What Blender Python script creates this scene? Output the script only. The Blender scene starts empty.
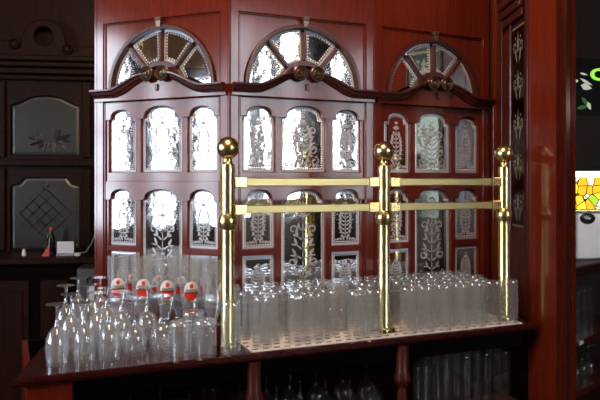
import bpy, math, random
from mathutils import Vector, Matrix
random.seed(7)
PI = math.pi
F = 675.0; HZ = 181.0; EYE = 1.51; CT = 1.05; E = EYE - CT
TH = math.radians(23.45); TL = math.radians(-23); TR = math.radians(27)
sc = bpy.context.scene
COL = sc.collection

# ------------------------------------------------------------------ helpers
class MB:
    def __init__(s): s.v=[]; s.f=[]; s.m=[]; s.sm=[]
    def add(s, vs, fs, mi=0, smooth=False, M=None):
        b=len(s.v)
        for p in vs:
            p=Vector(p)
            s.v.append(M@p if M else p)
        for f in fs:
            s.f.append([b+i for i in f]); s.m.append(mi); s.sm.append(smooth)
        return s
    def box(s, x0,x1,y0,y1,z0,z1, mi=0, M=None, bev=0.0):
        if bev<=0:
            vs=[(x,y,z) for x in (x0,x1) for y in (y0,y1) for z in (z0,z1)]
            fs=[(0,1,3,2),(4,6,7,5),(0,4,5,1),(2,3,7,6),(0,2,6,4),(1,5,7,3)]
            return s.add(vs,fs,mi,False,M)
        b=bev
        pts=[]; 
        for x,sx in ((x0,1),(x1,-1)):
            for y,sy in ((y0,1),(y1,-1)):
                for z,sz in ((z0,1),(z1,-1)):
                    pts.append(((x,y+sy*b,z+sz*b),(x+sx*b,y,z+sz*b),(x+sx*b,y+sy*b,z)))
        vs=[p for t in pts for p in t]
        I=lambda c,a:c*3+a
        fs=[]
        # c index = x*4+y*2+z
        fs+=[(I(0,0),I(1,0),I(3,0),I(2,0)),(I(4,0),I(6,0),I(7,0),I(5,0))]
        fs+=[(I(0,1),I(4,1),I(5,1),I(1,1)),(I(2,1),I(3,1),I(7,1),I(6,1))]
        fs+=[(I(0,2),I(2,2),I(6,2),I(4,2)),(I(1,2),I(5,2),I(7,2),I(3,2))]
        for a,c in ((0,1),(2,3),(4,5),(6,7)): fs.append((I(a,0),I(a,1),I(c,1),I(c,0)))
        for a,c in ((0,2),(1,3),(4,6),(5,7)): fs.append((I(a,0),I(a,2),I(c,2),I(c,0)))
        for a,c in ((0,4),(1,5),(2,6),(3,7)): fs.append((I(a,1),I(a,2),I(c,2),I(c,1)))
        for c in range(8): fs.append((I(c,0),I(c,1),I(c,2)))
        return s.add(vs,fs,mi,False,M)
    def lathe(s, prof, seg=24, mi=0, M=None, closed=False, smooth=True):
        vs=[]; fs=[]; n=len(prof)
        for k in range(seg):
            a=2*PI*k/seg; c,d=math.cos(a),math.sin(a)
            for r,z in prof: vs.append((r*c,r*d,z))
        for k in range(seg):
            k2=(k+1)%seg
            for i in range(n-1 if not closed else n):
                j=(i+1)%n
                fs.append((k*n+i,k2*n+i,k2*n+j,k*n+j))
        return s.add(vs,fs,mi,smooth,M)
    def tube(s, pts, r, seg=8, mi=0, M=None):
        pts=[Vector(p) for p in pts]; vs=[]; fs=[]; n=len(pts)
        for i,p in enumerate(pts):
            t=(pts[min(i+1,n-1)]-pts[max(i-1,0)]).normalized()
            a=t.orthogonal().normalized() if i==0 else (a-t*a.dot(t)).normalized()
            b=t.cross(a)
            rr=r[i] if isinstance(r,(list,tuple)) else r
            for k in range(seg):
                g=2*PI*k/seg
                vs.append(p+(a*math.cos(g)+b*math.sin(g))*rr)
        for i in range(n-1):
            for k in range(seg):
                k2=(k+1)%seg
                fs.append((i*seg+k,i*seg+k2,(i+1)*seg+k2,(i+1)*seg+k))
        fs.append(tuple(range(seg))[::-1]); fs.append(tuple((n-1)*seg+k for k in range(seg)))
        return s.add(vs,fs,mi,True,M)
    def prism(s, poly, z0, z1, mi=0, M=None):
        n=len(poly)
        vs=[(x,y,z0) for x,y in poly]+[(x,y,z1) for x,y in poly]
        fs=[tuple(range(n))[::-1], tuple(range(n,2*n))]
        fs+=[(i,(i+1)%n,n+(i+1)%n,n+i) for i in range(n)]
        return s.add(vs,fs,mi,False,M)
    def build(s, name, mats, parent=None, loc=(0,0,0), rz=0, fix=True):
        me=bpy.data.meshes.new(name)
        me.from_pydata([tuple(v) for v in s.v],[],s.f)
        if not isinstance(mats,(list,tuple)): mats=[mats]
        for m in mats: me.materials.append(m)
        me.polygons.foreach_set('material_index', s.m)
        me.polygons.foreach_set('use_smooth', s.sm)
        me.update()
        if fix:
            import bmesh
            bm=bmesh.new(); bm.from_mesh(me); bmesh.ops.recalc_face_normals(bm,faces=bm.faces); bm.to_mesh(me); bm.free()
        if any(s.sm): me.set_sharp_from_angle(angle=math.radians(38))
        return link(name, me, parent, loc, rz)

def link(name, data, parent=None, loc=(0,0,0), rz=0):
    o=bpy.data.objects.new(name, data); COL.objects.link(o)
    o.location=loc; o.rotation_euler=(0,0,rz)
    if parent: o.parent=parent
    return o
def tag(o, label, cat, group=None):
    o['label']=label; o['category']=cat
    if group: o['group']=group
    return o
def thing(name, label, cat, loc=(0,0,0), rz=0, group=None):
    return tag(link(name,None,None,loc,rz),label,cat,group)
def struct(o): o['kind']='structure'; return o
def copy_tree(o, parent=None):
    c=o.copy(); COL.objects.link(c)
    if parent: c.parent=parent
    for ch in list(o.children): copy_tree(ch,c)
    return c
def board(outlines, y0, y1, bevel=0.0):
    """extruded board in the x-z plane, outlines[0] outer, the rest holes; y0 front, y1 back"""
    cu=bpy.data.curves.new('c','CURVE'); cu.dimensions='2D'; cu.fill_mode='BOTH'
    t=(y1-y0)/2; cu.extrude=t-bevel; cu.bevel_depth=bevel; cu.bevel_resolution=1
    cu.offset=-bevel
    for ol in outlines:
        sp=cu.splines.new('POLY'); sp.points.add(len(ol)-1); sp.use_cyclic_u=True
        for p,q in zip(sp.points,ol): p.co=(q[0],q[1],0,1)
    ob=bpy.data.objects.new('c',cu); COL.objects.link(ob)
    me=bpy.data.meshes.new_from_object(ob)
    mb=MB(); yc=(y0+y1)/2
    mb.v=[Vector((v.co.x, yc-v.co.z, v.co.y)) for v in me.vertices]
    mb.f=[list(p.vertices) for p in me.polygons]; mb.m=[0]*len(mb.f); mb.sm=[False]*len(mb.f)
    bpy.data.objects.remove(ob); bpy.data.curves.remove(cu); bpy.data.meshes.remove(me)
    return mb
def rect(x0,x1,z0,z1): return [(x0,z0),(x1,z0),(x1,z1),(x0,z1)]
def pix(x,y,Z): return Vector(((x-300)*Z/F, Z, EYE+(HZ-y)*Z/F))
def on_counter(x,y):
    Z=E*F/(y-HZ); return Vector(((x-300)*Z/F, Z, CT))
CU=0.4343/F
def on_row(x,off,z=CT):
    u=x-300; Z=(1.849+off/0.9173)/(1-CU*u); return Vector((u*Z/F, Z, z))

# ------------------------------------------------------------------ materials
def nodes(name):
    m=bpy.data.materials.new(name); m.use_nodes=True; nt=m.node_tree
    b=nt.nodes['Principled BSDF']; return m,nt,b
def pbr(name,col,rough=.5,metal=0,coat=0,emit=0,emcol=None,spec=.5):
    m,nt,b=nodes(name)
    b.inputs['Base Color'].default_value=(*col,1); b.inputs['Roughness'].default_value=rough
    b.inputs['Metallic'].default_value=metal; b.inputs['Coat Weight'].default_value=coat
    b.inputs['Coat Roughness'].default_value=.08; b.inputs['Specular IOR Level'].default_value=spec
    if emit:
        b.inputs['Emission Color'].default_value=(*(emcol or col),1); b.inputs['Emission Strength'].default_value=emit
    return m
def wood(name,c1,c2,rough=.3,coat=.5,scale=(7,7,.7),bump=.04,spec=.3):
    m,nt,b=nodes(name); N=nt.nodes; L=nt.links; b.inputs['Specular IOR Level'].default_value=spec
    tc=N.new('ShaderNodeTexCoord'); mp=N.new('ShaderNodeMapping'); mp.inputs['Scale'].default_value=scale
    n1=N.new('ShaderNodeTexNoise'); n1.inputs['Scale'].default_value=9; n1.inputs['Detail'].default_value=6; n1.inputs['Roughness'].default_value=.65
    n1.inputs['Distortion'].default_value=.8
    rp=N.new('ShaderNodeValToRGB'); rp.color_ramp.elements[0].position=.33; rp.color_ramp.elements[1].position=.7
    rp.color_ramp.elements[0].color=(*c1,1); rp.color_ramp.elements[1].color=(*c2,1)
    L.new(tc.outputs['Object'],mp.inputs['Vector']); L.new(mp.outputs[0],n1.inputs['Vector'])
    L.new(n1.outputs['Fac'],rp.inputs[0]); L.new(rp.outputs[0],b.inputs['Base Color'])
    b.inputs['Roughness'].default_value=rough; b.inputs['Coat Weight'].default_value=coat; b.inputs['Coat Roughness'].default_value=.10
    bp=N.new('ShaderNodeBump'); bp.inputs['Strength'].default_value=bump; bp.inputs['Distance'].default_value=.01
    L.new(n1.outputs['Fac'],bp.inputs['Height']); L.new(bp.outputs[0],b.inputs['Normal'])
    return m
def mirror(name,col,rough,bump,scale=14):
    m,nt,b=nodes(name); N=nt.nodes; L=nt.links
    b.inputs['Base Color'].default_value=(*col,1); b.inputs['Metallic'].default_value=1; b.inputs['Roughness'].default_value=rough
    tc=N.new('ShaderNodeTexCoord'); n=N.new('ShaderNodeTexNoise'); n.inputs['Scale'].default_value=scale; n.inputs['Detail'].default_value=2
    bp=N.new('ShaderNodeBump'); bp.inputs['Strength'].default_value=bump; bp.inputs['Distance'].default_value=.004
    L.new(tc.outputs['Object'],n.inputs['Vector']); L.new(n.outputs['Fac'],bp.inputs['Height']); L.new(bp.outputs[0],b.inputs['Normal'])
    return m
def thin_glass(name,base=.05,edge=.75,power=3.2,tint=(.985,.99,.988),rough=.02,haze=.05):
    m=bpy.data.materials.new(name); m.use_nodes=True; nt=m.node_tree; N=nt.nodes; L=nt.links
    N.clear(); out=N.new('ShaderNodeOutputMaterial'); mx=N.new('ShaderNodeMixShader')
    tr=N.new('ShaderNodeBsdfTransparent'); tr.inputs[0].default_value=(*tint,1)
    gl=N.new('ShaderNodeBsdfGlossy'); gl.inputs['Roughness'].default_value=rough; gl.inputs[0].default_value=(.95,.97,1,1)
    lw=N.new('ShaderNodeLayerWeight'); lw.inputs[0].default_value=.5
    pw=N.new('ShaderNodeMath'); pw.operation='POWER'; pw.inputs[1].default_value=power
    ma=N.new('ShaderNodeMath'); ma.operation='MULTIPLY_ADD'; ma.inputs[1].default_value=edge; ma.inputs[2].default_value=base
    L.new(lw.outputs['Facing'],pw.inputs[0]); L.new(pw.outputs[0],ma.inputs[0]); L.new(ma.outputs[0],mx.inputs[0])
    df=N.new('ShaderNodeBsdfTranslucent'); df.inputs[0].default_value=(.92,.93,.95,1); d2=N.new('ShaderNodeBsdfDiffuse'); d2.inputs[0].default_value=(.92,.93,.95,1)
    m1=N.new('ShaderNodeMixShader'); L.new(df.outputs[0],m1.inputs[1]); L.new(d2.outputs[0],m1.inputs[2])
    m2=N.new('ShaderNodeMixShader'); m2.inputs[0].default_value=haze; L.new(tr.outputs[0],m2.inputs[1]); L.new(m1.outputs[0],m2.inputs[2])
    L.new(m2.outputs[0],mx.inputs[1]); L.new(gl.outputs[0],mx.inputs[2]); L.new(mx.outputs[0],out.inputs[0])
    return m
def solid_glass(name,tint=(.97,.985,.98),rough=.01):
    m=bpy.data.materials.new(name); m.use_nodes=True; nt=m.node_tree; N=nt.nodes
    N.clear(); out=N.new('ShaderNodeOutputMaterial'); g=N.new('ShaderNodeBsdfGlass'); g.inputs['Roughness'].default_value=rough
    g.inputs[0].default_value=(*tint,1); g.inputs['IOR'].default_value=1.5
    nt.links.new(g.outputs[0],out.inputs[0]); return m
def emit(name,col,st):
    m=bpy.data.materials.new(name); m.use_nodes=True; nt=m.node_tree; N=nt.nodes
    N.clear(); out=N.new('ShaderNodeOutputMaterial'); e=N.new('ShaderNodeEmission'); e.inputs[0].default_value=(*col,1); e.inputs[1].default_value=st
    nt.links.new(e.outputs[0],out.inputs[0]); return m

MAH=wood('mahogany',(.085,.0095,.0035),(.132,.0155,.0055),.14,.2,bump=.006,spec=.5)
MAHD=wood('mahogany_dark',(.035,.007,.005),(.080,.014,.008),.32,.2)
MAHB=wood('mahogany_top',(.018,.0028,.0024),(.040,.0055,.0045),.14,.15,(1.2,7,7),.02)
BACKW=wood('back_bar_wood',(.013,.0045,.0035),(.032,.010,.007),.42,.0,spec=.14)
BLACKW=pbr('under_bar_black',(.003,.002,.002),.8,spec=.05)  # near-black base colour stands in for the shade under the counter
MIR=mirror('cut_mirror',(.78,.80,.82),.04,.09,20)
CUT=mirror('frosted_engraving',(.42,.44,.48),.45,.1,30); CUT.node_tree.nodes['Principled BSDF'].inputs['Metallic'].default_value=.12
ENG=mirror('engraved_mirror',(.84,.88,.97),.28,.15,30); ENG.node_tree.nodes['Principled BSDF'].inputs['Metallic'].default_value=.25
DMIR=mirror('dark_mirror',(.44,.45,.42),.16,.25,8)  # back bar mirror and its engraving, darker than the bay ones
DENG=mirror('dark_engraving',(.13,.135,.13),.40,.1,30); SENG=mirror('dim_engraving',(.19,.19,.13),.35,.1,30); SENG.node_tree.nodes['Principled BSDF'].inputs['Metallic'].default_value=.3
BRASS=pbr('polished_brass',(.72,.58,.26),.26,1)
BRASSD=pbr('worn_brass',(.46,.37,.17),.34,1)
ROS=pbr('dark_bronze',(.11,.065,.045),.28,.6)
GL=thin_glass('thin_clear_glass',.05,.50,3.0,haze=.085,rough=.05)
GLW=thin_glass('washed_clear_glass',.06,.60,2.6,haze=.13,rough=.04)
GLR=thin_glass('ribbed_clear_glass',.14,.5,2.0,haze=.18)
SG=thin_glass('thick_clear_glass',.14,.5,2.0,haze=.11)
WHITE=pbr('white_plastic',(.8,.8,.82),.4)
PALE=pbr('pale_enamel',(.80,.80,.83),.45)
RED=pbr('label_red',(.80,.035,.02),.4)
LWHITE=pbr('label_white',(.85,.83,.84),.4)
LDARK=pbr('label_dark',(.05,.04,.06),.4)
MAT=pbr('mat_rubber',(.84,.79,.78),.5)
STEEL=pbr('brushed_steel',(.55,.58,.62),.28,1)
BLK=pbr('black_gloss',(.012,.012,.014),.2)
LEAD=pbr('lead_came',(.004,.004,.004),.8,0,spec=.05); GLU=thin_glass('shaded_clear_glass',.03,.25,3.0,haze=.008,rough=.05)  # the glass is a shaded copy, haze cut to darken it under the counter
REDCLOTH=pbr('red_paper',(.6,.09,.06),.7)

# ------------------------------------------------------------------ engraved mirror panes
def arch_outline(w,bot,top,sh,notch=.012,n=14):
    r=w-notch; pts=[(-w,bot),(w,bot),(w,sh),(r,sh+.002)]
    rise=top-sh-.002
    for i in range(1,n):
        a=PI*i/n; pts.append((r*math.cos(a), sh+.002+rise*math.sin(a)**.8))
    return pts+[(-r,sh+.002),(-w,sh)]
def inset(poly,d):
    n=len(poly); out=[]
    for i in range(n):
        p0,p1,p2=[Vector(poly[k%n]) for k in (i-1,i,i+1)]
        a=(p1-p0).normalized(); b=(p2-p1).normalized()
        na=Vector((-a.y,a.x)); nb=Vector((-b.y,b.x)); nn=na+nb
        nn=nn.normalized() if nn.length>1e-6 else na
        k=max(.5,nn.dot(na)); out.append(tuple(p1+nn*(d/k)))
    return out
def pane_mesh(outline, y, bev=.008, depth=.003, thick=.005):
    """bevelled plate: outline is counter-clockwise in x-z"""
    n=len(outline); o2=inset(outline,bev)
    vs=[(a,y+depth,b) for a,b in outline]+[(a,y,b) for a,b in o2]+[(a,y+thick,b) for a,b in outline]
    fs=[tuple(range(n,2*n)), tuple(range(2*n,3*n))[::-1]]
    for i in range(n):
        j=(i+1)%n
        fs.append((i,j,n+j,n+i)); fs.append((2*n+i,2*n+j,j,i))
    mb=MB().add(vs,fs)
    for k in range(2,len(fs),2): mb.m[k]=1
    return mb
def leaf(mb,x,z,a,ln,wd,y,h=.0012):
    c,s=math.cos(a),math.sin(a)
    def P(t,w,o): return (x+c*t*ln-s*w*wd, y-o, z+s*t*ln+c*w*wd)
    vs=[P(0,0,0),P(.3,.5,0),P(.65,.4,0),P(1,0,0),P(.65,-.4,0),P(.3,-.5,0),P(.3,0,h),P(.65,0,h*.8)]
    fs=[(0,1,6),(1,2,7,6),(2,3,7),(3,4,7),(4,5,6,7),(5,0,6),(0,5,4,3,2,1)]
    mb.add(vs,[f[::-1] for f in fs])
def spiral(mb,x,z,a0,r0,turns,y,sgn=1,n=9,w=.006):
    for i in range(n):
        t=i/(n-1); a=a0+sgn*turns*2*PI*t; r=r0*(1-.75*t)
        leaf(mb,x+r*math.cos(a),z+r*math.sin(a),a+sgn*PI/2,.013*(1-.4*t),w,y)
def border(mb,outline,y,d=.012,pitch=.0085,size=.0030):
    o=inset(outline,d); n=len(o); acc=0
    for i in range(n):
        a=Vector(o[i]); b=Vector(o[(i+1)%n]); L=(b-a).length
        if L<1e-5: continue
        t=acc
        while t<L:
            p=a+(b-a)*(t/L); s=size
            mb.add([(p.x-s,y,p.y),(p.x,y,p.y-s),(p.x+s,y,p.y),(p.x,y,p.y+s),(p.x,y-.0013,p.y),(p.x,y+.0004,p.y)],
                   [(0,1,4),(1,2,4),(2,3,4),(3,0,4),(1,0,5),(2,1,5),(3,2,5),(0,3,5)],1)
            t+=pitch
        acc=t-L
def floral(w,z0,z1,y,big=False,seed=0):
    r=random.Random(seed); mb=MB(); h=z1-z0
    k=8 if not big else 7
    for i in range(k+1):
        t=i/k; z=z0+h*(.08+.66*t)
        leaf(mb,0,z,PI/2,h*.10,.0045,y)
        if i<k:
            env=math.sin(PI*(.18+.72*t))
            ln=w*.86*env
            for sg in (1,-1):
                a=PI/2-sg*(.85+.25*(1-t)+r.uniform(-.1,.1)); ex,ez=sg*.002+ln*.45*math.cos(a),z+ln*.45*math.sin(a)
                leaf(mb,sg*.002,z,a,ln*.5,.0065,y)
                leaf(mb,ex,ez,a+sg*.5,ln*.55,.0095,y)
                leaf(mb,ex,ez,a-sg*.45,ln*.45,.006,y)
    for j in range(5):
        a=PI*(.14+.72*j/4); leaf(mb,0,z0+h*.78,a,h*.09,.0065,y)
    for j in range(3):
        a=PI*(.3+.2*j); leaf(mb,0,z0+h*.88,a,h*.07,.006,y)
    if big:
        for sg in (1,-1):
            spiral(mb,sg*w*.60,z0+h*.34,PI/2,.019,1.0,y,sg,12,.005)
            spiral(mb,sg*w*.55,z0+h*.66,-PI/2,.017,.9,y,-sg,12,.005)
            spiral(mb,sg*w*.66,z0+h*.12,PI/2,.015,.9,y,-sg,10,.005)
    for sg in (1,-1):
        for j in range(4): leaf(mb,sg*w*(.12+.2*j),z0+h*.02,PI/2-sg*(.4+.25*j),h*.09,.007,y)
    return mb

# ------------------------------------------------------------------ the mirrored screen: one bay, then two copies
W2=.2615; O=E
def zsh(pts): return [(x,z+O) for x,z in pts]
def sh(mb):
    for v in mb.v: v.z+=O
    return mb
def corn_z(s):
    t=max(0,min(1,(.185-abs(s))/.145)); t=t*t*(3-2*t); return .299+.050*t
def make_bay(label,loc,rz):
    root=thing('mirrored_screen_bay',label,'bar screen',loc,rz,'three bays of the mirrored bar screen')
    TOPZ=.80
    MAHp=MAH
    fb=board([rect(-W2,W2,-.459,TOPZ),rect(-.232,.232,-.415,.272),rect(-.232,.232,.300,.545)],0,.029,.0025)
    for v in fb.v:
        if v.y>.015 and abs(v.x)>.25: v.x=math.copysign(.2505,v.x)
    sh(fb).build('frame',MAHp,root)
    sh(MB().box(-.236,.236,.031,.043,-.45,.56)).build('back_board',MAHD,root)
    # bead moulding round the recesses
    mb=MB()
    for x0,x1,z0,z1 in ((-.232,.232,-.415,.272),(-.232,.232,.300,.545)):
        for (a,b,c,d) in ((x0,x0+.006,z0,z1),(x1-.006,x1,z0,z1),(x0,x1,z1-.006,z1)):
            mb.box(a,b,.004,.0115,c,d,bev=.002)
    sh(mb).build('bead_moulding',MAHp,root)
    def at(ol,cx): return [(x+cx,z) for x,z in ol]
    SW=.0562; SC=.1602; CW=.0815
    side1=arch_outline(SW,.030,.245,.214); cen1=arch_outline(CW,.030,.252,.214,.016)
    side2=arch_outline(SW,-.222,-.028,-.060); cen2=arch_outline(CW,-.40,-.028,-.064,.016)
    side3=rect(-SW,SW,-.40,-.243)
    holes=[at(side1,-SC),at(cen1,0),at(side1,SC),at(side2,-SC),at(cen2,0),at(side2,SC),at(side3,-SC),at(side3,SC)]
    sh(board([rect(-.231,.231,-.414,.271)]+holes,.010,.029,.0018)).build('lattice',MAHp,root)
    # scalloped heads over each row
    spec=[(side1,cen1,.214,.2685,.0),(side2,cen2,-.062,-.0,.0)]
    for s_,c_,z_sh,z_top,_ in spec:
        ol=[(-.226,z_top),(-.226,z_sh-.004)]
        for cx,o in ((-SC,s_),(0,c_),(SC,s_)):
            hw=SW if o is s_ else CW
            pts=sorted([(x*1.0+cx,z) for x,z in o if z>=z_sh-.001 and abs(x)<hw-.001],key=lambda p:p[0])
            ol.append((cx-hw-.004,z_sh-.004)); ol.append((pts[0][0],z_sh-.002)); ol+=pts; ol.append((pts[-1][0],z_sh-.002)); ol.append((cx+hw+.004,z_sh-.004))
        ol+=[(.226,z_sh-.004),(.226,z_top)]
        sh(board([ol[::-1]],.004,.0098,.0012)).build('scalloped_head',MAHp,root)
    k=0
    for ol,cx,big in ((side1,-SC,0),(cen1,0,1),(side1,SC,0),(side2,-SC,0),(cen2,0,1),(side2,SC,0),(side3,-SC,0),(side3,SC,0)):
        z0=min(p[1] for p in ol); z1=max(p[1] for p in ol); hw=CW if big else SW
        o2=at(ol,cx)
        p=sh(pane_mesh(inset(o2,.0006),.018,.0085)).build('mirror_pane',[MIR,ENG],root)
        mb=floral(hw-.016,z0+.014,z1-.02,.0178,big,k)
        for v in mb.v: v.x+=cx
        border(mb,o2,.0180,.0125,.0078,.0030)
        sh(mb).build('engraving',[CUT,ENG],p); k+=1
    # fanlight
    C=.312; R0,R1=.198,.2125
    def arc(r,a0,a1,n=28): return [(r*math.cos(a0+(a1-a0)*i/n),C+r*math.sin(a0+(a1-a0)*i/n)) for i in range(n+1)]
    ho=arc(R1,0,PI,32)
    sh(board([rect(-.2255,.2255,.303,.5385),ho+[(-R1,.309),(R1,.309)]],.009,.029,.0)).build('spandrel_panel',MAHp,root)
    sh(board([arc(R1-.0005,0,PI,32)+arc(R0,PI,0,32)],-.002,.028,.002)).build('arch_moulding',MAHD,root)
    sh(board([arc(.090,0,PI,20)+arc(.072,PI,0,20)],-.004,.028,.002)).build('hub_moulding',MAHD,root)
    A=[math.radians(a) for a in (49,90,131)]
    for a in A:
        Mx=Matrix.Translation((0,0,C))@Matrix.Rotation(-a,4,'Y')
        sh(MB().box(.0905,.1865,0,.026,-.0055,.0055,M=Mx,bev=.0015)).build('spoke',MAHD,root)
    an=[math.radians(-4)]+A+[math.radians(184)]
    for i in range(4):
        a0=an[i]+(.035 if i else 0); a1=an[i+1]-(.035 if i<3 else 0)
        ol=arc(R0-.0005,a0,a1,9)+arc(.0905,a1,a0,5)
        p=sh(pane_mesh(ol,.018,.0085)).build('fan_pane',[MIR,ENG],root)
        mb=MB(); border(mb,ol,.0180,.0125,.0100,.0038)
        sh(mb).build('engraving',[CUT,ENG],p)
    sh(pane_mesh(arc(.0715,.02,PI-.02,14),.018,.006)).build('hub_pane',[MIR,ENG],root)
    mb=MB(); mb.box(-.012,.012,-.012,.008,.534,.549,bev=.003)
    mb.add([(-.010,-.010,.534),(.010,-.010,.534),(.007,-.008,.515),(-.007,-.008,.515),(-.010,.008,.534),(.010,.008,.534),(.007,.008,.515),(-.007,.008,.515)],
           [(0,1,2,3),(4,7,6,5),(0,4,5,1),(3,2,6,7),(0,3,7,4),(1,5,6,2)])
    sh(mb).build('keystone',ROS,root)
    # frieze and swan-neck cornice
    ss=[-W2+.0005+ (2*W2-.001)*i/48 for i in range(49)]
    ol=[(-W2+.0005,.273),(W2-.0005,.273)]+[(s,corn_z(s)-.006) for s in ss[::-1]]
    sh(board([ol],-.014,-.0005,.0015)).build('frieze',MAHp,root)
    mb=MB(); prof=[(-.015,0),(-.015,.007),(-.009,.010),(-.005,.016),(.003,.019),(.007,.027),(.013,.028),(.014,0)]
    for sg in (-1,1):
        path=[(sg*(.016+(W2-.018)*i/30)) for i in range(31)]
        vs=[]; n=len(prof)
        for s in path:
            z=corn_z(s); dz=(corn_z(s+.002)-corn_z(s-.002))/.004; nv=Vector((-dz,1)).normalized()
            q=min(1,.62+abs(s)*3)
            for a,o in prof: vs.append((s+nv.x*a*q,-.0142-o*min(1,.6+abs(s)*4),z+nv.y*a*q))
        fs=[]
        for i in range(30):
            for j in range(n):
                j2=(j+1)%n; fs.append((i*n+j,i*n+j2,(i+1)*n+j2,(i+1)*n+j))
        fs+=[tuple(range(n)),tuple(30*n+j for j in range(n))]
        mb.add(vs,fs)
    c=sh(mb).build('swan_neck_cornice',MAHD,root)
    for sg in (-1,1):
        Mx=Matrix.Translation((sg*.0305,-.004,.355+O))@Matrix.Rotation(PI/2,4,'X')
        mb=MB().lathe([(.0005,.032),(.005,.033),(.007,.029),(.010,.028),(.013,.034),(.016,.032),(.018,.028),(.0215,.034),(.0255,.032),(.0265,.026),(.023,.020),(.022,0),(.0005,0)],28,M=Mx)
        mb.build('rosette',ROS,c)
    # centre pendant drop
    sh(MB().box(-.006,.006,-.020,-.0145,.300,.322,bev=.002)).build('pendant_drop',MAHD,root)
    return root
Zc=2.152; Xc=-.226; WB=.53
dM=Vector((math.cos(TH),math.sin(TH),0)); dL=Vector((math.cos(TL),math.sin(TL),0))
corner=Vector((Xc,Zc,CT))
bayM=make_bay('middle bay of the mahogany screen, mirrors reflecting bright window light',corner+dM*WB*.5,TH)
bayL=copy_tree(bayM); bayL.location=corner-dL*WB*.5; bayL.rotation_euler.z=TL
bayL['label']='left bay of the mahogany screen, angled back, its mirrors washed white'
bayR=copy_tree(bayM); bayR.location=corner+dM*WB+Vector((math.cos(TR),math.sin(TR),0))*WB*.5; bayR.rotation_euler.z=TR
bayR['label']='right bay of the mahogany screen, with dark mirrors, nearest the pillar'
# corner post between left and middle bays; edge strips
mb=MB().lathe([(.0005,0),(.0045,.0),(.0045,1.25),(.0005,1.25)],10); mb.build('corner_bead',MAH,bayM,(-.265,.000,.001))
mb=MB().lathe([(.0005,0),(.0032,.0),(.0032,1.25),(.0005,1.25)],10); mb.build('joint_bead',MAH,bayR,(-.265,.004,.001))
mb=MB().box(-.2755,-.2625,.004,.06,.001,1.26,bev=.002); mb.build('end_stile',MAH,bayL)
mb=MB().box(-.2785,-.2757,.02,.055,EYE-CT-.150,EYE-CT-.045,bev=.001); mb.build('switch_plate',WHITE,bayL)['label']='white switch plate'

# ------------------------------------------------------------------ counter
A=(-.666,1.560); B=(.7765,2.187); B2=(.758,2.25); Cc=(.742,2.62)
top=[A,B,B2,Cc,(-.2,2.30),(-.83,2.52)]
ctr=thing('bar_counter','dark red polished mahogany bar counter with glasses on and beneath it','bar counter',(0,0,0))
def poly_board(poly,z0,z1,bev,name,mat,parent):
    b=board([poly],z0,z1,bev)          # x-z board -> lay flat
    mb=MB(); mb.v=[Vector((v.x,v.z,(z0+z1)-v.y)) for v in b.v]; mb.f=b.f; mb.m=b.m; mb.sm=b.sm
    return mb.build(name,mat,parent)
poly_board(top,CT-.023,CT,.009,'countertop',MAHB,ctr)
fn=Vector((-math.sin(TH),math.cos(TH),0)); fd=Vector((math.cos(TH),math.sin(TH),0)); A3=Vector((A[0],A[1],0))
def front(s,o,z=0): p=A3+fd*s+fn*o; return Vector((p.x,p.y,z))
RF=Matrix.Translation(A3)@Matrix.Rotation(TH,4,'Z')   # local: x along the front, y back, z up
LEN=1.555
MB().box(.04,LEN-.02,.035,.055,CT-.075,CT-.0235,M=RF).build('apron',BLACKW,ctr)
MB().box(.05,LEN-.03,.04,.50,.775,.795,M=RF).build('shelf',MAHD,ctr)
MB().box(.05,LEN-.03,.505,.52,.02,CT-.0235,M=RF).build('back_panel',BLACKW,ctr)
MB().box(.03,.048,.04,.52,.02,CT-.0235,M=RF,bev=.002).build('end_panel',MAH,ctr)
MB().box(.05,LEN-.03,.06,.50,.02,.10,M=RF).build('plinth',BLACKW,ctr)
MB().box(.03,.135,.008,.0385,.02,CT-.0235,M=RF,bev=.003).build('leg',MAH,ctr)
for s in (.60,1.065):
    mb=MB().lathe([(.019,.02),(.019,.70),(.024,.72),(.015,.74),(.018,.84),(.013,.90),(.024,.915),(.026,.93),(.019,.95),(.019,CT-.0235)],16)
    mb.build('leg',MAHD,ctr,front(s,.02))

# ------------------------------------------------------------------ brass rail
OFF=.105
px=[228,384,504]
posts=[on_row(x,OFF) for x in px]
mid=posts[0]
rail=thing('brass_bar_rail','polished brass rail of three ball-topped posts and two flat bars','bar rail',mid,TH)
Mi=Matrix.Translation(-mid)
def loc(p): return Matrix.Rotation(-TH,4,'Z')@(p-mid)
for p in posts:
    l=loc(p); l.z=0
    mb=MB().lathe([(.0005,.0005),(.024,.0005),(.024,.006),(.021,.010),(.019,.014),(.019,.330),(.0192,.505),(.014,.510),(.0125,.514),(.0125,.521),(0,.5215)],28)
    po=mb.build('post',BRASS,rail,l)
    mb=MB().lathe([(0.001,.5215),(.014,.523),(.0155,.526)]+[(.0315*math.cos(a),.552+.0315*math.sin(a)) for a in [math.radians(-58+148*i/18) for i in range(18)]]+[(.001,.5835)],32)
    mb.build('ball_finial',BRASS,po)
    mb=MB().lathe([(.0193,.325),(.022,.326),(.026,.336),(.0275,.347),(.026,.358),(.022,.368),(.0193,.369)],28); mb.build('collar_ring',BRASS,po)
    mb=MB().lathe([(.0193,.488),(.0205,.488),(.0205,.496),(.0193,.496)],28); mb.build('neck_ring',BRASS,po)
for i in (0,1):
    x0=loc(posts[i]).x; x1=loc(posts[i+1]).x
    for z in (.457,.380):
        b=MB().box(x0+.0195,x1-.0195,-.006,.006,z-.0115,z+.0115,bev=.002).build('rail_bar',BRASSD,rail)
        for (a,c) in ((x0+.019,x0+.055),(x1-.055,x1-.019)):
            MB().box(a,c,-.0085,.0085,z-.0145,z+.0145,bev=.002).build('bar_socket',BRASS,b)

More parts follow.
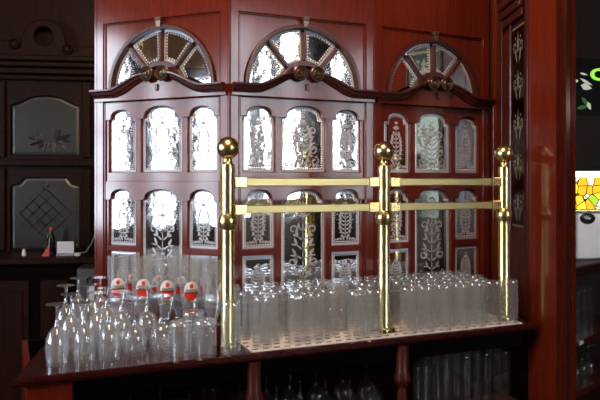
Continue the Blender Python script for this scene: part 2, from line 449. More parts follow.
# ------------------------------------------------------------------ drip mat
mat_l=on_row(251,.02); 
def to_s(p): d=Vector((p.x-A3.x,p.y-A3.y,0)); return d.dot(fd), d.dot(fn)
s0=to_s(on_row(251,.02))[0]; s1=to_s(on_row(521,.02))[0]
mb=MB(); nx=int((s1-s0)/.031); ny=8; cw=(s1-s0)/nx; ch=.039
pl=[to_s(p) for p in posts]
for j in range(ny):
    for i in range(nx+(j%2)):
        a0=s0+cw*(i-.5*(j%2)); a1=a0+cw; a0=max(a0,s0); a1=min(a1,s1)
        cs=(a0+a1)/2; co=.014+ch*(j+.5); hx,hy=(a1-a0)/2,ch/2
        if any(max(abs(cs-a)-hx,0)**2+max(abs(co-b)-hy,0)**2<.0245**2 for a,b in pl): continue
        ix,iy=hx*.58,hy*.50; sk=.003
        o=[(-hx,-hy),(hx,-hy),(hx,hy),(-hx,hy)]; q=[(-ix-sk,-iy),(ix-sk,-iy),(ix+sk,iy),(-ix+sk,iy)]
        vs=[]
        for z in (.0004,.0036):
            vs+=[(cs+a,co+b,z) for a,b in o]+[(cs+a,co+b,z) for a,b in q]
        fs=[]
        for k in range(4):
            k2=(k+1)%4
            fs+=[(8+k,8+k2,12+k2,12+k),(k2,k,4+k,4+k2),(4+k,4+k2,12+k2,12+k),(k,k2,8+k2,8+k)]
        mb.add(vs,fs)
rt=A3.copy(); rt.z=CT
tag(mb.build('drip_mat',MAT,None,rt,TH,fix=False),'long pale perforated drip mat along the front of the counter','drip mat')

# ------------------------------------------------------------------ glassware
def shell(outer,inner): return outer+inner[::-1]
def make_tumbler(h=.139,r=.027,GL=GL,SG=SG):   # upside down: rim on the counter, thick base on top
    root=thing('highball_glass','x','glass',(0,0,0))
    prof=shell([(r,.001),(r*.985,h*.4),(r*.95,h-.012)],[(r-.0016,.001),(r*.985-.0017,h*.4),(r*.95-.0018,h-.012)])
    MB().lathe(prof,24,closed=True).build('body',GL,root)
    b=[(.0005,h-.0115),(r*.95-.004,h-.0115),(r*.95,h-.0115),(r*.945,h-.003),(r*.90,h-.0005),(r*.80,h),(r*.6,h-.002),(.0005,h-.003)]
    MB().lathe(b,24).build('base',SG,root)
    return root
def make_wine(h=.160,r=.0285,kind='wine_glass',bowl=.098,GL=GLW,SG=SG):   # upside down
    root=thing(kind,'x','glass',(0,0,0))
    o=[(r*.86,.001),(r*.95,bowl*.22),(r,bowl*.45),(r*.94,bowl*.66),(r*.72,bowl*.84),(r*.40,bowl*.95),(.006,bowl)]
    i=[(max(a-.0014,.0005),b-(.0014 if k>2 else 0)-(.004 if k>4 else 0)) for k,(a,b) in enumerate(o)]
    MB().lathe(shell(o,i),28,closed=True).build('bowl',GL,root)
    MB().lathe([(.0005,bowl-.0035),(.0075,bowl-.001),(.0048,bowl+.008),(.0036,bowl+.02),(.0036,h-.012),(.006,h-.005),(.0005,h-.0045)],14).build('stem',SG,root)
    fr=r*.93
    MB().lathe([(.0005,h-.0042),(.007,h-.0040),(fr*.6,h-.0026),(fr,h-.0012),(fr,h),(.0005,h)],28).build('foot',SG,root)
    return root
BEERH=.222
def beer_r(z):
    P=[(.0,.033),(.030,.010),(.045,.014),(.075,.0245),(.12,.0305),(.17,.0335),(.222,.0345)]
    for (a,b),(c,d) in zip(P,P[1:]):
        if a<=z<=c: t=(z-a)/(c-a); return b+(d-b)*t
    return P[-1][1]
def make_beer():
    root=thing('beer_glass','x','glass',(0,0,0))
    zs=[.034,.045,.06,.075,.095,.12,.145,.17,.195,.222]
    o=[(beer_r(z),z) for z in zs]; i=[(max(a-.0017,.0004),z+(.008 if z<.05 else 0)) for a,z in o]
    MB().lathe(shell(o,i),28,closed=True).build('bowl',GLW,root)
    MB().lathe([(.0005,.0335),(.011,.0335),(.0095,.028),(.0105,.020),(.018,.010),(.0005,.0095)],18).build('stem',SG,root)
    MB().lathe([(.0005,.009),(.018,.0092),(.030,.004),(.031,.0005),(.0005,.0005)],24).build('foot',SG,root)
    # oval badge wrapped round the front
    mb=MB(); zc=.128; hw,hh=.0235,.0295
    def P(a,b,o=.0006):
        z=zc+b; r=beer_r(z)+o; th=a/r; return (r*math.sin(th),-r*math.cos(th),z)
    def patch(fn,mi,o,nx=12,nz=14,z0=-1,z1=1):
        vs=[];fs=[]
        for q in (0,1):
            for j in range(nz+1):
                b=z0+(z1-z0)*j/nz; w=fn(b)
                for i in range(nx+1): vs.append(P((-1+2*i/nx)*w,b*hh,o-.0005*q))
        K=(nx+1)*(nz+1)
        for j in range(nz):
            for i in range(nx):
                a=j*(nx+1)+i; fs.append((a,a+1,a+nx+2,a+nx+1)); fs.append((K+a+nx+1,K+a+nx+2,K+a+1,K+a))
        mb.add(vs,fs,mi)
    ell=lambda b: hw*math.sqrt(max(0,1-b*b))
    patch(ell,0,.0006,z0=-.12,z1=1)
    patch(ell,1,.0006,z0=-1,z1=-.12)
    patch(lambda b:.0055*math.sqrt(max(0,1-((b-.5)/.24)**2)),1,.0012,8,8,.26,.74)
    # lettering-like strokes on the band
    for k in range(6):
        a=-.0165+.0062*k
        for dx,wd,z0,z1 in ((0,.0019,-.14,.20),(.0030,.0016,-.10,.14)):
            vs=[P(a+dx,z0*hh,.0012),P(a+dx+wd,z0*hh,.0012),P(a+dx+wd,z1*hh,.0012),P(a+dx,z1*hh,.0012)]
            mb.add(vs,[(0,1,2,3)],2)
    patch(lambda b:ell(b)*.97,2,.0010,10,1,-.24,-.14)
    mb.build('badge',[LWHITE,RED,LDARK],root,fix=False)['label']='white and red oval badge with a red dot and dark band'
    return root
def make_short(h=.088,r=.0315):
    root=thing('short_tumbler','x','glass',(0,0,0))
    prof=shell([(r,.001),(r*.98,h-.012)],[(r-.0018,.001),(r*.98-.002,h-.012)])
    MB().lathe(prof,26,closed=True).build('body',GLW,root)
    MB().lathe([(.0005,h-.0115),(r*.98,h-.0115),(r*.97,h-.003),(r*.9,h),(r*.6,h-.002),(.0005,h-.002)],26).build('base',SG,root)
    return root
def make_cut(h=.150,r=.036):
    root=thing('cut_glass_tumbler','tall cut-glass tumbler with ribbed lower half standing upright on the mat','glass',(0,0,0))
    mb=MB(); seg=48
    def ring(z,r0,amp): return [((r0+amp*math.cos(12*2*PI*k/seg))*math.cos(2*PI*k/seg),(r0+amp*math.cos(12*2*PI*k/seg))*math.sin(2*PI*k/seg),z) for k in range(seg)]
    rings=[ring(.0005,r*.80,.0),ring(.006,r*.86,.0015),ring(.04,r*.95,.002),ring(.066,r*.99,.0018),ring(.072,r*.90,0),ring(.11,r*.96,0),ring(h,r,0),ring(h,r-.002,0),ring(.11,r*.96-.002,0),ring(.072,r*.90-.003,0),ring(.022,r*.7,0)]
    vs=[p for q in rings for p in q]; fs=[]
    for i in range(len(rings)-1):
        for k in range(seg): k2=(k+1)%seg; fs.append((i*seg+k,i*seg+k2,(i+1)*seg+k2,(i+1)*seg+k))
    fs.append(tuple(range(seg))[::-1]); fs.append(tuple((len(rings)-1)*seg+k for k in range(seg)))
    mb.add(vs,fs,0,False).build('body',GLR,root)
    MB().lathe([(.0005,.004),(r*.66,.004),(r*.66,.0205),(.0005,.0205)],24).build('base',SG,root)
    return root
ORD=['first','second','third','fourth','fifth','sixth','seventh','eighth','ninth','tenth','eleventh','twelfth','thirteenth','fourteenth','fifteenth','sixteenth','seventeenth','eighteenth','nineteenth','twentieth','twenty-first','twenty-second']
used={}
def place(proto,p,label,group,z=CT,rz=None):
    if proto not in used: o=proto; used[proto]=1
    else: o=copy_tree(proto)
    o.location=(p.x,p.y,z); o.rotation_euler.z=random.uniform(0,6) if rz is None else rz
    o['label']=label; o['group']=group
    return o
tum=make_tumbler()
cut=make_cut(); cutp=on_row(338,.155); cut.location=(cutp.x,cutp.y,CT+.0038)
def zmat(p):
    s,o=to_s(p); return CT+.0037 if s0-.02<s<s1+.02 and o<.33 else CT+.0005
taken=[(cutp.x,cutp.y,.037)]+[(p.x,p.y,.034) for p in posts]
rows=[('front',.036,[231]+list(range(262,322,18))+list(range(357,522,17))),
      ('second',.098,None),('third',.159,None),('fourth',.220,None),('back',.278,None)]
for name,off,xs in rows:
    if xs is None:
        xs=[]; s=s0+.008+random.uniform(0,.02)
        while s<s1-.02:
            p=front(s,off+random.uniform(-.002,.002)); xs.append(p); s+=.0578+random.uniform(0,.006)
    else: xs=[on_row(x+random.uniform(-.8,.8),off+(.016 if 250<x<330 else 0)+random.uniform(-.003,.003)) for x in xs]
    ok=[]
    for p in xs:
        if all(math.hypot(p.x-a,p.y-b)>.0272+r for a,b,r in taken):
            taken.append((p.x,p.y,.0272)); ok.append(p)
    for k,p in enumerate(ok):
        place(tum,p,'upturned straight highball glass, %s row on the drip mat, %s from the left'%(name,ORD[k]),'upturned highball glasses on the drip mat',zmat(p))
wine=make_wine(.153)
wr=[('front',[(57,365),(84,362),(109,359)]),('second',[(71,350),(97,348),(121,346)]),('third',[(66,337),(88,336),(107,341)]),('back',[(78,326),(100,325)])]
for nm,pts in wr:
    for k,(x,y) in enumerate(pts):
        place(wine,on_counter(x,y),'upturned wine glass, %s row at the left end of the counter, %s from the left'%(nm,ORD[k]),'upturned wine glasses at the left end')
gob=make_wine(.150,.031,'goblet',.078)
place(gob,on_counter(135,354),'upturned goblet with a rounded bowl, right of the wine glasses','upturned goblets by the beer glasses')
place(gob,on_counter(161,351),'upturned goblet with a rounded bowl, left of the short tumblers','upturned goblets by the beer glasses')
place(gob,on_counter(147,337),'upturned goblet behind the gap between the two front goblets','upturned goblets by the beer glasses')
sht=make_short()
for x,y,l in ((181,354,'upturned short tumbler left of the pair beside the brass post'),(205,352,'upturned short tumbler beside the foot of the left brass post'),(193,341,'upturned short tumbler behind the front pair of short tumblers')):
    place(sht,on_counter(x,y),l,'upturned short tumblers')
beer=make_beer()
bl=[(118,326,.0,'leftmost in front'),(142,327.5,.15,'second from the left in front'),(166.5,329.5,.1,'third from the left in front'),(190,331.5,.15,'fourth from the left in front'),(213,334,1.9,'in front, nearest the brass post'),
    (129,320,.3,'back row, first from the left'),(154,322,.5,'back row, second from the left'),(178,324,.3,'back row, third from the left'),(201,326,2.6,'back row, nearest the brass post')]
for x,y,rz,l in bl:
    p=on_counter(x,y); place(beer,p,'tall footed beer glass with red and white badge, '+l,'badged beer glasses before the left bay',CT+.0002,rz-math.atan2(p.x,p.y)*1)
bp=on_counter(217,345)
MB().box(-.011,.011,-.02,.02,.0005,.060,bev=.002).build('wooden_block',MAHD,None,bp,.1)
tag(bpy.data.objects['wooden_block'],'small dark brown upright block between short tumbler and brass post','block')
# glasses on the shelf below the counter
SHZ=.7955
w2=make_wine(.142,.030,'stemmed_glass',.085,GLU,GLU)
for nm,off,xs in (('front',.105,[118,146,190,214,252,276,300,326,350,374]),('back',.20,[130,160,204,240,266,290,316,342,366])):
    for k,x in enumerate(xs):
        place(w2,on_row(x,off),'upturned stemmed glass on the shelf under the counter, %s row, %s from left'%(nm,ORD[k]),'stemmed glasses under the counter',SHZ)
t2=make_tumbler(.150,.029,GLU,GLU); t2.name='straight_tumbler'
for nm,off,xs in (('front',.11,[422,442,462,482,502]),('back',.18,[430,451,472,493])):
    for k,x in enumerate(xs):
        place(t2,on_row(x,off),'upturned straight tumbler on the shelf under the counter, %s row, %s from left'%(nm,ORD[k]),'tumblers under the counter',SHZ)

# ------------------------------------------------------------------ side screen with etched strip, and the pillar
ss=thing('side_screen','narrow wooden side screen with a dark etched mirror strip beside the pillar','bar screen',(.762,2.58,CT))
# local: x = away from the wall face (towards -X world), built in world axes: face at x=0, y from -.31 to 0
MB().box(0,.03,-.315,0,.001,1.30,bev=.002).build('backing_board',MAHD,ss)
MB().box(-.024,.03,.0005,.06,.001,1.30,bev=.002).build('corner_stile',MAH,ss)
mbb=MB()
for y0,y1 in ((-.06,0),(-.162,-.155)): mbb.box(-.010,-.0005,y0,y1,.001,1.25,bev=.003)
mbb.box(-.010,-.0005,-.155,-.06,1.02,1.25,bev=.003); 
mbb.box(-.010,-.0005,-.315,-.3385+.02,.001,1.25,bev=.001)
mbb.box(-.010,-.0005,-.315,-.162,.001,.285,bev=.003)
mbb.box(-.006,-.0005,-.155,-.0605,.001,1.0,bev=.002)
mbb.build('frame',MAHD,ss)
ol=[(-.318,.30),(-.168,.30),(-.168,1.0),(-.318,1.0)]
Mw=Matrix.Rotation(-PI/2,4,'Z')
def side(mb):   # turn an x-z plate so its front (-y) faces -x ; x maps to -y
    for v in mb.v: v.x,v.y=v.y,-(v.x)
    return mb
ol=[(.168,.30),(.312,.30),(.312,1.0),(.168,1.0)]
st=side(pane_mesh(ol,-.006,.008)).build('mirror_strip',[pbr('dark_strip_mirror',(.07,.075,.06),.18,1),SENG],ss)
mb=MB()
for zc in (.38,.52,.66,.80,.93):
    for sg in (1,-1):
        spiral(mb,.24+sg*.032,zc,PI/2,.028,1.1,-.0062,sg,11,.010)
        leaf(mb,.24+sg*.01,zc-.06,PI/2-sg*.4,.07,.012,-.0062)
    leaf(mb,.24,zc-.03,PI/2,.08,.016,-.0062)
side(mb).build('engraving',SENG,st)
mb=MB()
for z,o in ((1.02,.006),(1.05,.016),(1.08,.026)): mb.box(-.0105-o,-.0105,-.31,-.09,z,z+.0298,bev=.004)
mb.box(-.04,-.0105,-.31,-.09,1.11,1.24,bev=.006)
mb.build('bracket_cornice',MAHD,ss)

pp=[(.7655,2.262),(.812,2.140),(.905,2.215),(.905,2.58),(.796,2.58),(.796,2.262)]
pil=thing('mahogany_pillar','tall plain red mahogany pillar at the right end of the counter','pillar',(.83,2.3,0))
mb=MB().prism([(a-.83,b-2.3) for a,b in pp],.002,2.75); mb.build('shaft',MAH,pil)
mb=MB().prism([(a-.83,b-2.3) for a,b in [(.760,2.242),(.812,2.122),(.922,2.205),(.922,2.24),(.812,2.1595)]],2.62,2.80); 
MB().box(-.012,.012,-.006,.004,.002,2.75,M=Matrix.Translation((.858-.83,2.1745-2.3,0))@Matrix.Rotation(math.atan2(.075,.093),4,'Z')).build('corner_fillet',MAHD,pil)

# ------------------------------------------------------------------ right shelving behind the pillar
q0=Vector((1.075,2.70,0)); ang=math.radians(46)
sh_=thing('corner_shelf_unit','dark shelves of glasses seen to the right of the pillar','shelf unit',q0,ang)
for z in (.62,.83): MB().box(-.1,.75,0,.36,z,z+.022,bev=.003).build('shelf',MAHD,sh_)
MB().box(-.1,.75,-.03,.36,1.125,1.170,bev=.006).build('shelf',BACKW,sh_)
MB().box(-.1,.75,.3605,.38,.02,1.125).build('back_panel',BLACKW,sh_)
MB().box(-.1,.75,.02,.36,.02,.6195).build('base_cabinet',BACKW,sh_)
MB().box(.10,.14,-.004,-.0005,.835,.850).build('price_ticket',WHITE,sh_)['label']='small pale ticket on the shelf edge'
MS=Matrix.Translation(q0)@Matrix.Rotation(ang,4,'Z')
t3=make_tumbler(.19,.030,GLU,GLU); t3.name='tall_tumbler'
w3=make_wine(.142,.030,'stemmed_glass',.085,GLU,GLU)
for nm,off,xs in (('front',.06,[.06,.135,.21,.285,.36]),('back',.15,[.10,.175,.25,.325,.40])):
    for k,x in enumerate(xs):
        place(t3,MS@Vector((x,off,0)),'upturned tall tumbler on the middle shelf right of the pillar, %s row, %s from left'%(nm,ORD[k]),'tall tumblers on the shelf right of the pillar',.8525)
        place(w3,MS@Vector((x,off,0)),'upturned stemmed glass on the low shelf right of the pillar, %s row, %s from left'%(nm,ORD[k]),'stemmed glasses on the low right shelf',.6425)
# white box and stained glass lantern
bx0=pix(612,262,2.95)
wb=thing('white_box','pale grey box with a black oval badge on the shelf right of the pillar','box',(bx0.x,bx0.y,1.1705),math.radians(8))
bw=.26
MB().box(-bw/2-.05,bw/2,-.02,.16,.0005,.205,bev=.008).build('body',PALE,wb)
Mx=Matrix.Translation((-.128,-.021,.178))@Matrix.Rotation(PI/2,4,'X')@Matrix.Diagonal((1.25,.85,1,1))
bd=MB().lathe([(.0005,.008),(.022,.008),(.027,.005),(.028,0),(.0005,0)],28,M=Mx).build('badge',BLK,wb); bd['label']='black oval badge with pale lettering'
mb=MB()
for k in range(5): mb.box(-.140+.0048*k,-.1372+.0048*k,-.0302,-.0292,.175+.001*(k%2),.182)
mb.build('lettering',WHITE,bd)
def stained(name,cols,st,scale):
    m=bpy.data.materials.new(name); m.use_nodes=True; nt=m.node_tree; N=nt.nodes; L=nt.links
    N.clear(); out=N.new('ShaderNodeOutputMaterial'); e=N.new('ShaderNodeEmission'); e.inputs[1].default_value=st
    tc=N.new('ShaderNodeTexCoord'); v=N.new('ShaderNodeTexVoronoi'); v.inputs['Scale'].default_value=scale
    rp=N.new('ShaderNodeValToRGB'); rp.color_ramp.interpolation='CONSTANT'
    while len(rp.color_ramp.elements)<len(cols): rp.color_ramp.elements.new(.5)
    for i,c in enumerate(cols): rp.color_ramp.elements[i].position=i/len(cols); rp.color_ramp.elements[i].color=(*c,1)
    sx=N.new('ShaderNodeSeparateColor')
    ve=N.new('ShaderNodeTexVoronoi'); ve.feature='DISTANCE_TO_EDGE'; ve.inputs['Scale'].default_value=scale
    gt=N.new('ShaderNodeMath'); gt.operation='GREATER_THAN'; gt.inputs[1].default_value=.045
    mx=N.new('ShaderNodeMix'); mx.data_type='RGBA'; mx.inputs[6].default_value=(.01,.01,.005,1)
    L.new(tc.outputs['Object'],v.inputs['Vector']); L.new(tc.outputs['Object'],ve.inputs['Vector'])
    L.new(v.outputs['Color'],sx.inputs[0]); L.new(sx.outputs[0],rp.inputs[0]); L.new(rp.outputs[0],mx.inputs[7])
    L.new(ve.outputs['Distance'],gt.inputs[0]); L.new(gt.outputs[0],mx.inputs[0]); L.new(mx.outputs[2],e.inputs[0]); L.new(e.outputs[0],out.inputs[0])
    return m
SGL=stained('lit_stained_glass',[(1,.45,.02),(1,.75,.05),(.9,.85,.6),(.35,.6,.05),(1,.55,.05),(1,.95,.8)],1.6,26)
lt=thing('stained_glass_lantern','lit stained glass lantern in yellow and orange standing on the pale box','lamp',(bx0.x,bx0.y,1.377),math.radians(8))
MB().box(-.19,.14,-.03,.15,0,.012,bev=.003).build('brass_tray',BRASS,lt)
MB().box(-.178,.13,-.012,.13,.0125,.150).build('glass_shade',SGL,lt)
MB().box(-.180,.132,-.014,.132,.1505,.175,bev=.004).build('lit_top',emit('lit_opal',(1,.95,.8),3.5),lt)
# hanging leaf panel
hp=pix(592,88,2.95)
hg=thing('stained_glass_hanging_panel','dark leaded hanging panel with green and white leaf glass, upper right','stained glass',(hp.x,hp.y,hp.z),math.radians(10))
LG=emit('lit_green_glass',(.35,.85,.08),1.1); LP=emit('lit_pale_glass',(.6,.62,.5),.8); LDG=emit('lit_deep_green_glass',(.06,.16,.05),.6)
MB().box(-.09,.16,.006,.016,-.12,.13).build('lead_panel',LEAD,hg)
Mx=Matrix.Translation((.035,.002,.06))@Matrix.Rotation(PI/2,4,'X')@Matrix.Diagonal((1.25,.8,1,1))
MB().lathe([(.020,0),(.034,0),(.034,.004),(.020,.004)],24,closed=True,M=Mx).build('glass_piece',LG,hg)
for x,z,a,l,w,m in ((-.055,.042,-.45,.07,.012,LP),(-.05,.012,-.25,.055,.030,LP),(-.075,.028,.3,.014,.014,LP),(-.045,-.04,-.9,.05,.02,LDG),(-.02,-.06,-1.1,.04,.02,LP),(-.07,-.09,.2,.06,.018,LDG),(-.055,.065,-.2,.04,.01,LP)):
    mb=MB(); leaf(mb,x,z,a,l,w,.0055,.002); mb.build('glass_piece',m,hg)

# ------------------------------------------------------------------ back bar on the left
S=3.9/F
bb=thing('back_bar','dark carved wooden back bar with two engraved mirrors, far left','back bar',(-1.468,3.9,0),math.radians(8))
def bz(y): return EYE+(HZ-y)*S
def bxx(x): return (x-46)*S
MB().box(-.9,.5,.02,.05,.9,3.0).build('backing',BACKW,bb)
tm=[(bxx(13),bz(155)),(bxx(78),bz(155)),(bxx(78),bz(106)),(bxx(72),bz(104))]+[(bxx(46+20*math.cos(a)),bz(104)+.045*math.sin(a)**.7) for a in [PI*i/10 for i in range(1,10)]]+[(bxx(20),bz(104)),(bxx(13),bz(106))]
lm=[(bxx(13),bz(249)),(bxx(78),bz(249)),(bxx(78),bz(186)),(bxx(71),bz(184)),(bxx(66),bz(178)),(bxx(26),bz(178)),(bxx(21),bz(184)),(bxx(13),bz(186))]
fr=board([rect(-.9,.5,bz(256)+.03,bz(80)),inset(tm,-.002),inset(lm,-.002)],-.01,.0195,.003); fr.build('frame',BACKW,bb)
for o,kind in ((tm,0),(lm,1)):
    p=pane_mesh(o,.002,.018,.006,.012).build('mirror_pane',[DMIR,DENG],bb)
    mb=MB(); z0=min(q[1] for q in o); z1=max(q[1] for q in o)
    border(mb,o,.004,.012,.021,.007)
    if kind==0:
        for k in range(26):
            a=random.uniform(0,2*PI); r_=random.uniform(.01,.08); leaf(mb,bxx(50)+r_*math.cos(a),bz(140)+.5*r_*math.sin(a),a,.05,.018,.0018,.004)
    else:
        cx,cz=0,(z0+z1)/2
        for sg in (1,-1):
            for d in (-.12,-.06,0,.06,.12):
                leaf(mb,cx-.11+d*.6,cz-sg*.11+sg*d*.6*-1,sg*PI/4,.31,.007,.0018,.003)
        for k in range(8): leaf(mb,cx,cz+.15,2*PI*k/8,.03,.012,.0018,.003)
    mb.build('engraving',[DENG,DENG],p)
mb=MB()
for y0,y1,o in ((60,65,.16),(65,70,.13),(70,76,.09),(76,81,.05)): mb.box(-.9,.5,-o,.0,bz(y1),bz(y0)-.0005,bev=.006)
mb.build('cornice',BACKW,bb)
MB().box(-.9,.5,-.05,-.0105,bz(166),bz(160),bev=.005).build('ledge',BACKW,bb)
for x in (86,4): MB().box(bxx(x)-.025,bxx(x)+.025,-.03,-.0105,bz(158),bz(82),bev=.005).build('pilaster',BACKW,bb); MB().box(bxx(x)-.025,bxx(x)+.025,-.03,-.0105,bz(249),bz(168),bev=.005).build('pilaster',BACKW,bb)
# carved crest: round arch with eye and scrolled shoulders
out=[]
for i in range(15):
    a=PI*i/14; out.append((bxx(46)+.118*math.cos(a),bz(42)+.118*math.sin(a)))
crest=[(-.9,bz(60)),(.5,bz(60)),(.5,bz(49)),(bxx(84),bz(47)),(bxx(76),bz(53)),(bxx(68),bz(53))]+out+[(bxx(24),bz(50)),(bxx(14),bz(44)),(bxx(4),bz(42)),(-.9,bz(42))]
hole=[(bxx(46)+.055*math.cos(2*PI*i/20),bz(38)+.055*math.sin(2*PI*i/20)) for i in range(20)]
board([crest,hole],-.06,-.01,.006).build('crest',BACKW,bb)
for x,y in ((69,51),(19,47)):
    Mx=Matrix.Translation((bxx(x),-.06,bz(y)))@Matrix.Rotation(PI/2,4,'X')
    MB().lathe([(.0005,.02),(.012,.02),(.02,.012),(.028,.018),(.03,0)],20,M=Mx).build('scroll',BACKW,bb)
CB=EYE-.405
MB().box(-.9,.5,-.36,.018,CB-.035,CB,bev=.006).build('worktop',BACKW,bb)
MB().box(-.9,.32,-.32,.018,.02,CB-.0355).build('cupboard',BLACKW,bb)
for x0,x1 in ((bxx(8),bxx(44)),(bxx(54),bxx(78)),(-.7,bxx(-2))):
    d=MB().box(x0,x1,-.336,-.3205,.25,CB-.12,bev=.003).build('cupboard_door',BACKW,bb)
    MB().box(x0+.03,x1-.03,-.342,-.3365,.30,CB-.17,bev=.003).build('door_panel',BACKW,d)
def onbb(x,Z=3.64): p=pix(x,0,Z); return Vector((p.x,p.y,CB+.0006))
p=onbb(65.5); cd=thing('card_holder','small white card in a dark stand on the back bar worktop','card',p,.05)
MB().box(-.046,.046,-.02,.02,0,.014,bev=.002).build('stand',STEEL,cd)
MB().box(-.045,.045,-.004,.004,.0142,.078,bev=.001).build('card',WHITE,cd)
p=onbb(46.5)
MB().add([(-.022,-.012,0),(.016,-.012,0),(.016,.012,0),(-.022,.012,0),(.012,0,.062)],[(3,2,1,0),(0,1,4),(1,2,4),(2,3,4),(3,0,4)]).build('folded_napkin',REDCLOTH,None,p,.1)
tag(bpy.data.objects['folded_napkin'],'small red folded triangle on the back bar beside the white card','napkin')
p=onbb(24)
cp=MB().lathe([(.0005,0),(.011,0),(.012,.01),(.010,.024),(.007,.030),(.007,.038),(.0005,.038)],16).build('small_white_jar',WHITE,None,p)
tag(cp,'tiny white jar on the back bar worktop below the left mirror','jar')
p=onbb(51,3.72)
bt=thing('dark_bottle','slim black bottle in front of the lower engraved mirror','bottle',p)
MB().lathe([(.0005,0),(.021,0),(.021,.085),(.016,.105),(.009,.12),(.009,.150),(.0005,.150)],20).build('body',BLK,bt)
MB().lathe([(.0095,.132),(.0105,.132),(.0105,.150),(.0095,.150)],16).build('cap',REDCLOTH,bt)
p=onbb(77.5)
MB().box(-.016,.016,-.012,.012,0,.018,bev=.004).build('plug_block',WHITE,None,p)
tag(bpy.data.objects['plug_block'],'small white plug block on the back bar right of the card','plug')
a_=p+Vector((.012,0,.016))
cb=MB().tube([a_,a_+Vector((.03,.01,.004)),a_+Vector((.055,.03,.05)),a_+Vector((.07,.05,.10)),a_+Vector((.12,.06,.12)),a_+Vector((.2,.06,.12))],.0035,8).build('cable',pbr('grey_cable',(.3,.28,.28),.5))
tag(cb,'thin grey cable rising from the white plug on the back bar','cable')
p=pix(92,300,3.42)
fz=thing('steel_fridge','grey steel under-counter unit with a towel bar beside the screen','fridge',(p.x,p.y,0),math.radians(8))
MB().box(-.075,.25,0,.25,.02,CB-.001-.036,bev=.004).build('body',STEEL,fz)
MB().tube([(-.008+.016*math.cos(2*PI*i/16),-.008,CB-.10+.020*math.sin(2*PI*i/16)) for i in range(17)],.004,8).build('ring_handle',BLK,fz)
MB().box(-.012,.02,-.014,-.0005,CB-.28,CB-.125,bev=.003).build('pale_strip',PALE,fz)['label']='pale vertical strip'

# ------------------------------------------------------------------ room shell
WALL=pbr('wall_plaster',(.13,.105,.09),.7); DWALL=wood('dark_panelling',(.008,.003,.0025),(.018,.006,.005),.5,0,spec=.15)
PLAST=pbr('dim_plaster',(.07,.035,.022),.8,spec=.2)
FLOOR=wood('floor_boards',(.03,.014,.008),(.07,.03,.018),.45,.1,(1,8,8))
X0,X1,Y0,Y1,H=-3.2,5.6,-2.6,5.2,4.0
def wall_holes(name,axis,c,lo,hi,wins,mat,outw):
    # wall in the plane axis=c; wins: (a0,a1,z0,z1)
    mb=board([rect(lo,hi,0,H)]+[rect(*w) for w in wins],0,.12)
    for v in mb.v:
        a,t,z=v.x,v.y,v.z
        if axis=='x': v.x,v.y=c+outw*t,a
        else: v.x,v.y=a,c+outw*t
    return struct(mb.build(name,mat))
wl=[(-.95,-.26,1.12,2.66),(-.10,.20,1.12,2.42),(.37,.62,1.12,2.4),(.8,1.45,1.12,2.66)]
wbk=[(3.45,3.75,1.05,3.6),(3.95,4.3,1.05,3.6),(4.5,4.68,1.05,3.6),(4.88,5.2,1.05,3.6)]
wrt=[(-2.4,-2.2,1.1,3.3),(-1.98,-1.72,1.1,3.3)]
wall_holes('wall_left','x',X0,Y0,Y1,wl,WALL,-1)
wall_holes('wall_right','x',X1,Y0,Y1,wrt,DWALL,1)
wall_holes('wall_rear','y',Y0,X0,X1,wbk,WALL,-1)
wall_holes('wall_far','y',Y1,X0,X1,[],DWALL,1)
struct(MB().box(X0-.12,X1+.12,Y0-.12,Y1+.12,-.1,0).build('floor',FLOOR))
struct(MB().box(X0-.12,X1+.12,Y0-.12,Y1+.12,H,H+.1).build('ceiling',PLAST))
DAYL=emit('daylight_pane_left',(.80,.88,1.0),21); DAYR=emit('daylight_pane_right',(.86,.92,1.0),18)
struct(MB().box(X0+.001,X0+.05,-.20,.74,2.47,3.1,bev=.004).build('added_trim_1',wood('brightened_trim_wood',(.62,.27,.09),(.78,.40,.15),.4,.1)))  # unseen band added for brown reflections in the fan panes, colour brightened
n=0
for axis,c,ws,em,sgn in (('x',X0,wl,DAYL,-1),('y',Y0,wbk,DAYR,-1),('x',X1,wrt,DAYR,1)):
    for a0,a1,z0,z1 in ws:
        n+=1; root=struct(link('window_%d'%n,None))
        def T(mb):
            for v in mb.v:
                a,t,z=v.x,v.y,v.z
                if axis=='x': v.x,v.y=c+sgn*t,a
                else: v.x,v.y=a,c+sgn*t
            return mb
        T(MB().box(a0,a1,.07,.075,z0,z1)).build('window_glass',em,root)
        mb=MB(); k=1
        for i in range(k+1):
            x=a0+(a1-a0)*i/k; w=.03 if i in (0,k) else .011; mb.box(max(a0,x-w),min(a1,x+w),.03,.068,z0,z1)
        m_=4
        for i in range(m_+1):
            z=z0+(z1-z0)*i/m_; w=.035 if i in (0,m_) else .012; mb.box(a0,a1,.035,.066,max(z0,z-w),min(z1,z+w))
        T(mb).build('window_frame',MAHD,root)

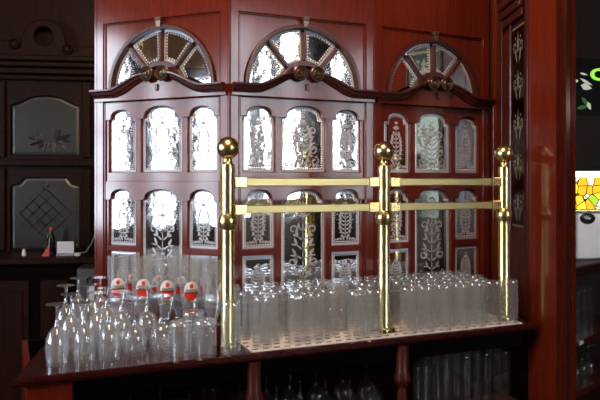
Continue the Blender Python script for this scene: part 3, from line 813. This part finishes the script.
# ------------------------------------------------------------------ lamps of the room, plus an added fill light
def area(name,loc,tgt,sz,en,col):
    l=bpy.data.lights.new(name,'AREA'); l.size=sz; l.energy=en; l.color=col
    o=bpy.data.objects.new(name,l); COL.objects.link(o); o.location=loc
    o.rotation_euler=(Vector(tgt)-Vector(loc)).to_track_quat('-Z','Y').to_euler(); return o
area('ceiling_lamp',(-.15,.85,3.15),(.05,2.35,1.95),.7,46,(1,.70,.46))
pl_=thing('pendant_lamp','amber glass pendant lamp mirrored in the right bay of the screen','lamp',(4.43,.99,1.68))
MB().lathe([(.02,.16),(.07,.13),(.13,.02),(.125,.02),(.065,.125),(.02,.152)],24,closed=True).build('lamp_shade',emit('lit_amber_glass',(1,.55,.12),5),pl_)
MB().tube([(0,0,.16),(0,0,2.299)],.006,8).build('cord',BLK,pl_)
l=bpy.data.lights.new('shelf_fill_light','POINT'); l.energy=7.0; l.color=(1,.93,.86); l.shadow_soft_size=.06  # fill light without a fixture, added to brighten the pale box
o=bpy.data.objects.new('shelf_fill_light',l); COL.objects.link(o); o.location=(1.25,2.45,1.80)
w=bpy.data.worlds.new('World'); sc.world=w; w.use_nodes=True
w.node_tree.nodes['Background'].inputs[0].default_value=(.5,.42,.38,1); w.node_tree.nodes['Background'].inputs[1].default_value=.05

# ------------------------------------------------------------------ camera
cam=bpy.data.cameras.new('camera'); co=bpy.data.objects.new('camera',cam); COL.objects.link(co)
co.location=(0,0,EYE); co.rotation_euler=(PI/2,0,0)
cam.sensor_width=36; cam.lens=36*F/600; cam.shift_y=-(200-HZ)/600; cam.clip_start=.05
sc.camera=co
sc.view_settings.view_transform='Standard'; sc.view_settings.look='None'; sc.view_settings.gamma=1; sc.view_settings.use_curve_mapping=False
sc.view_settings.exposure=0
c=sc.cycles
c.max_bounces=14; c.diffuse_bounces=3; c.glossy_bounces=7; c.transmission_bounces=14; c.transparent_max_bounces=128
c.caustics_reflective=False; c.caustics_refractive=False; c.sample_clamp_indirect=5; c.use_denoising=True
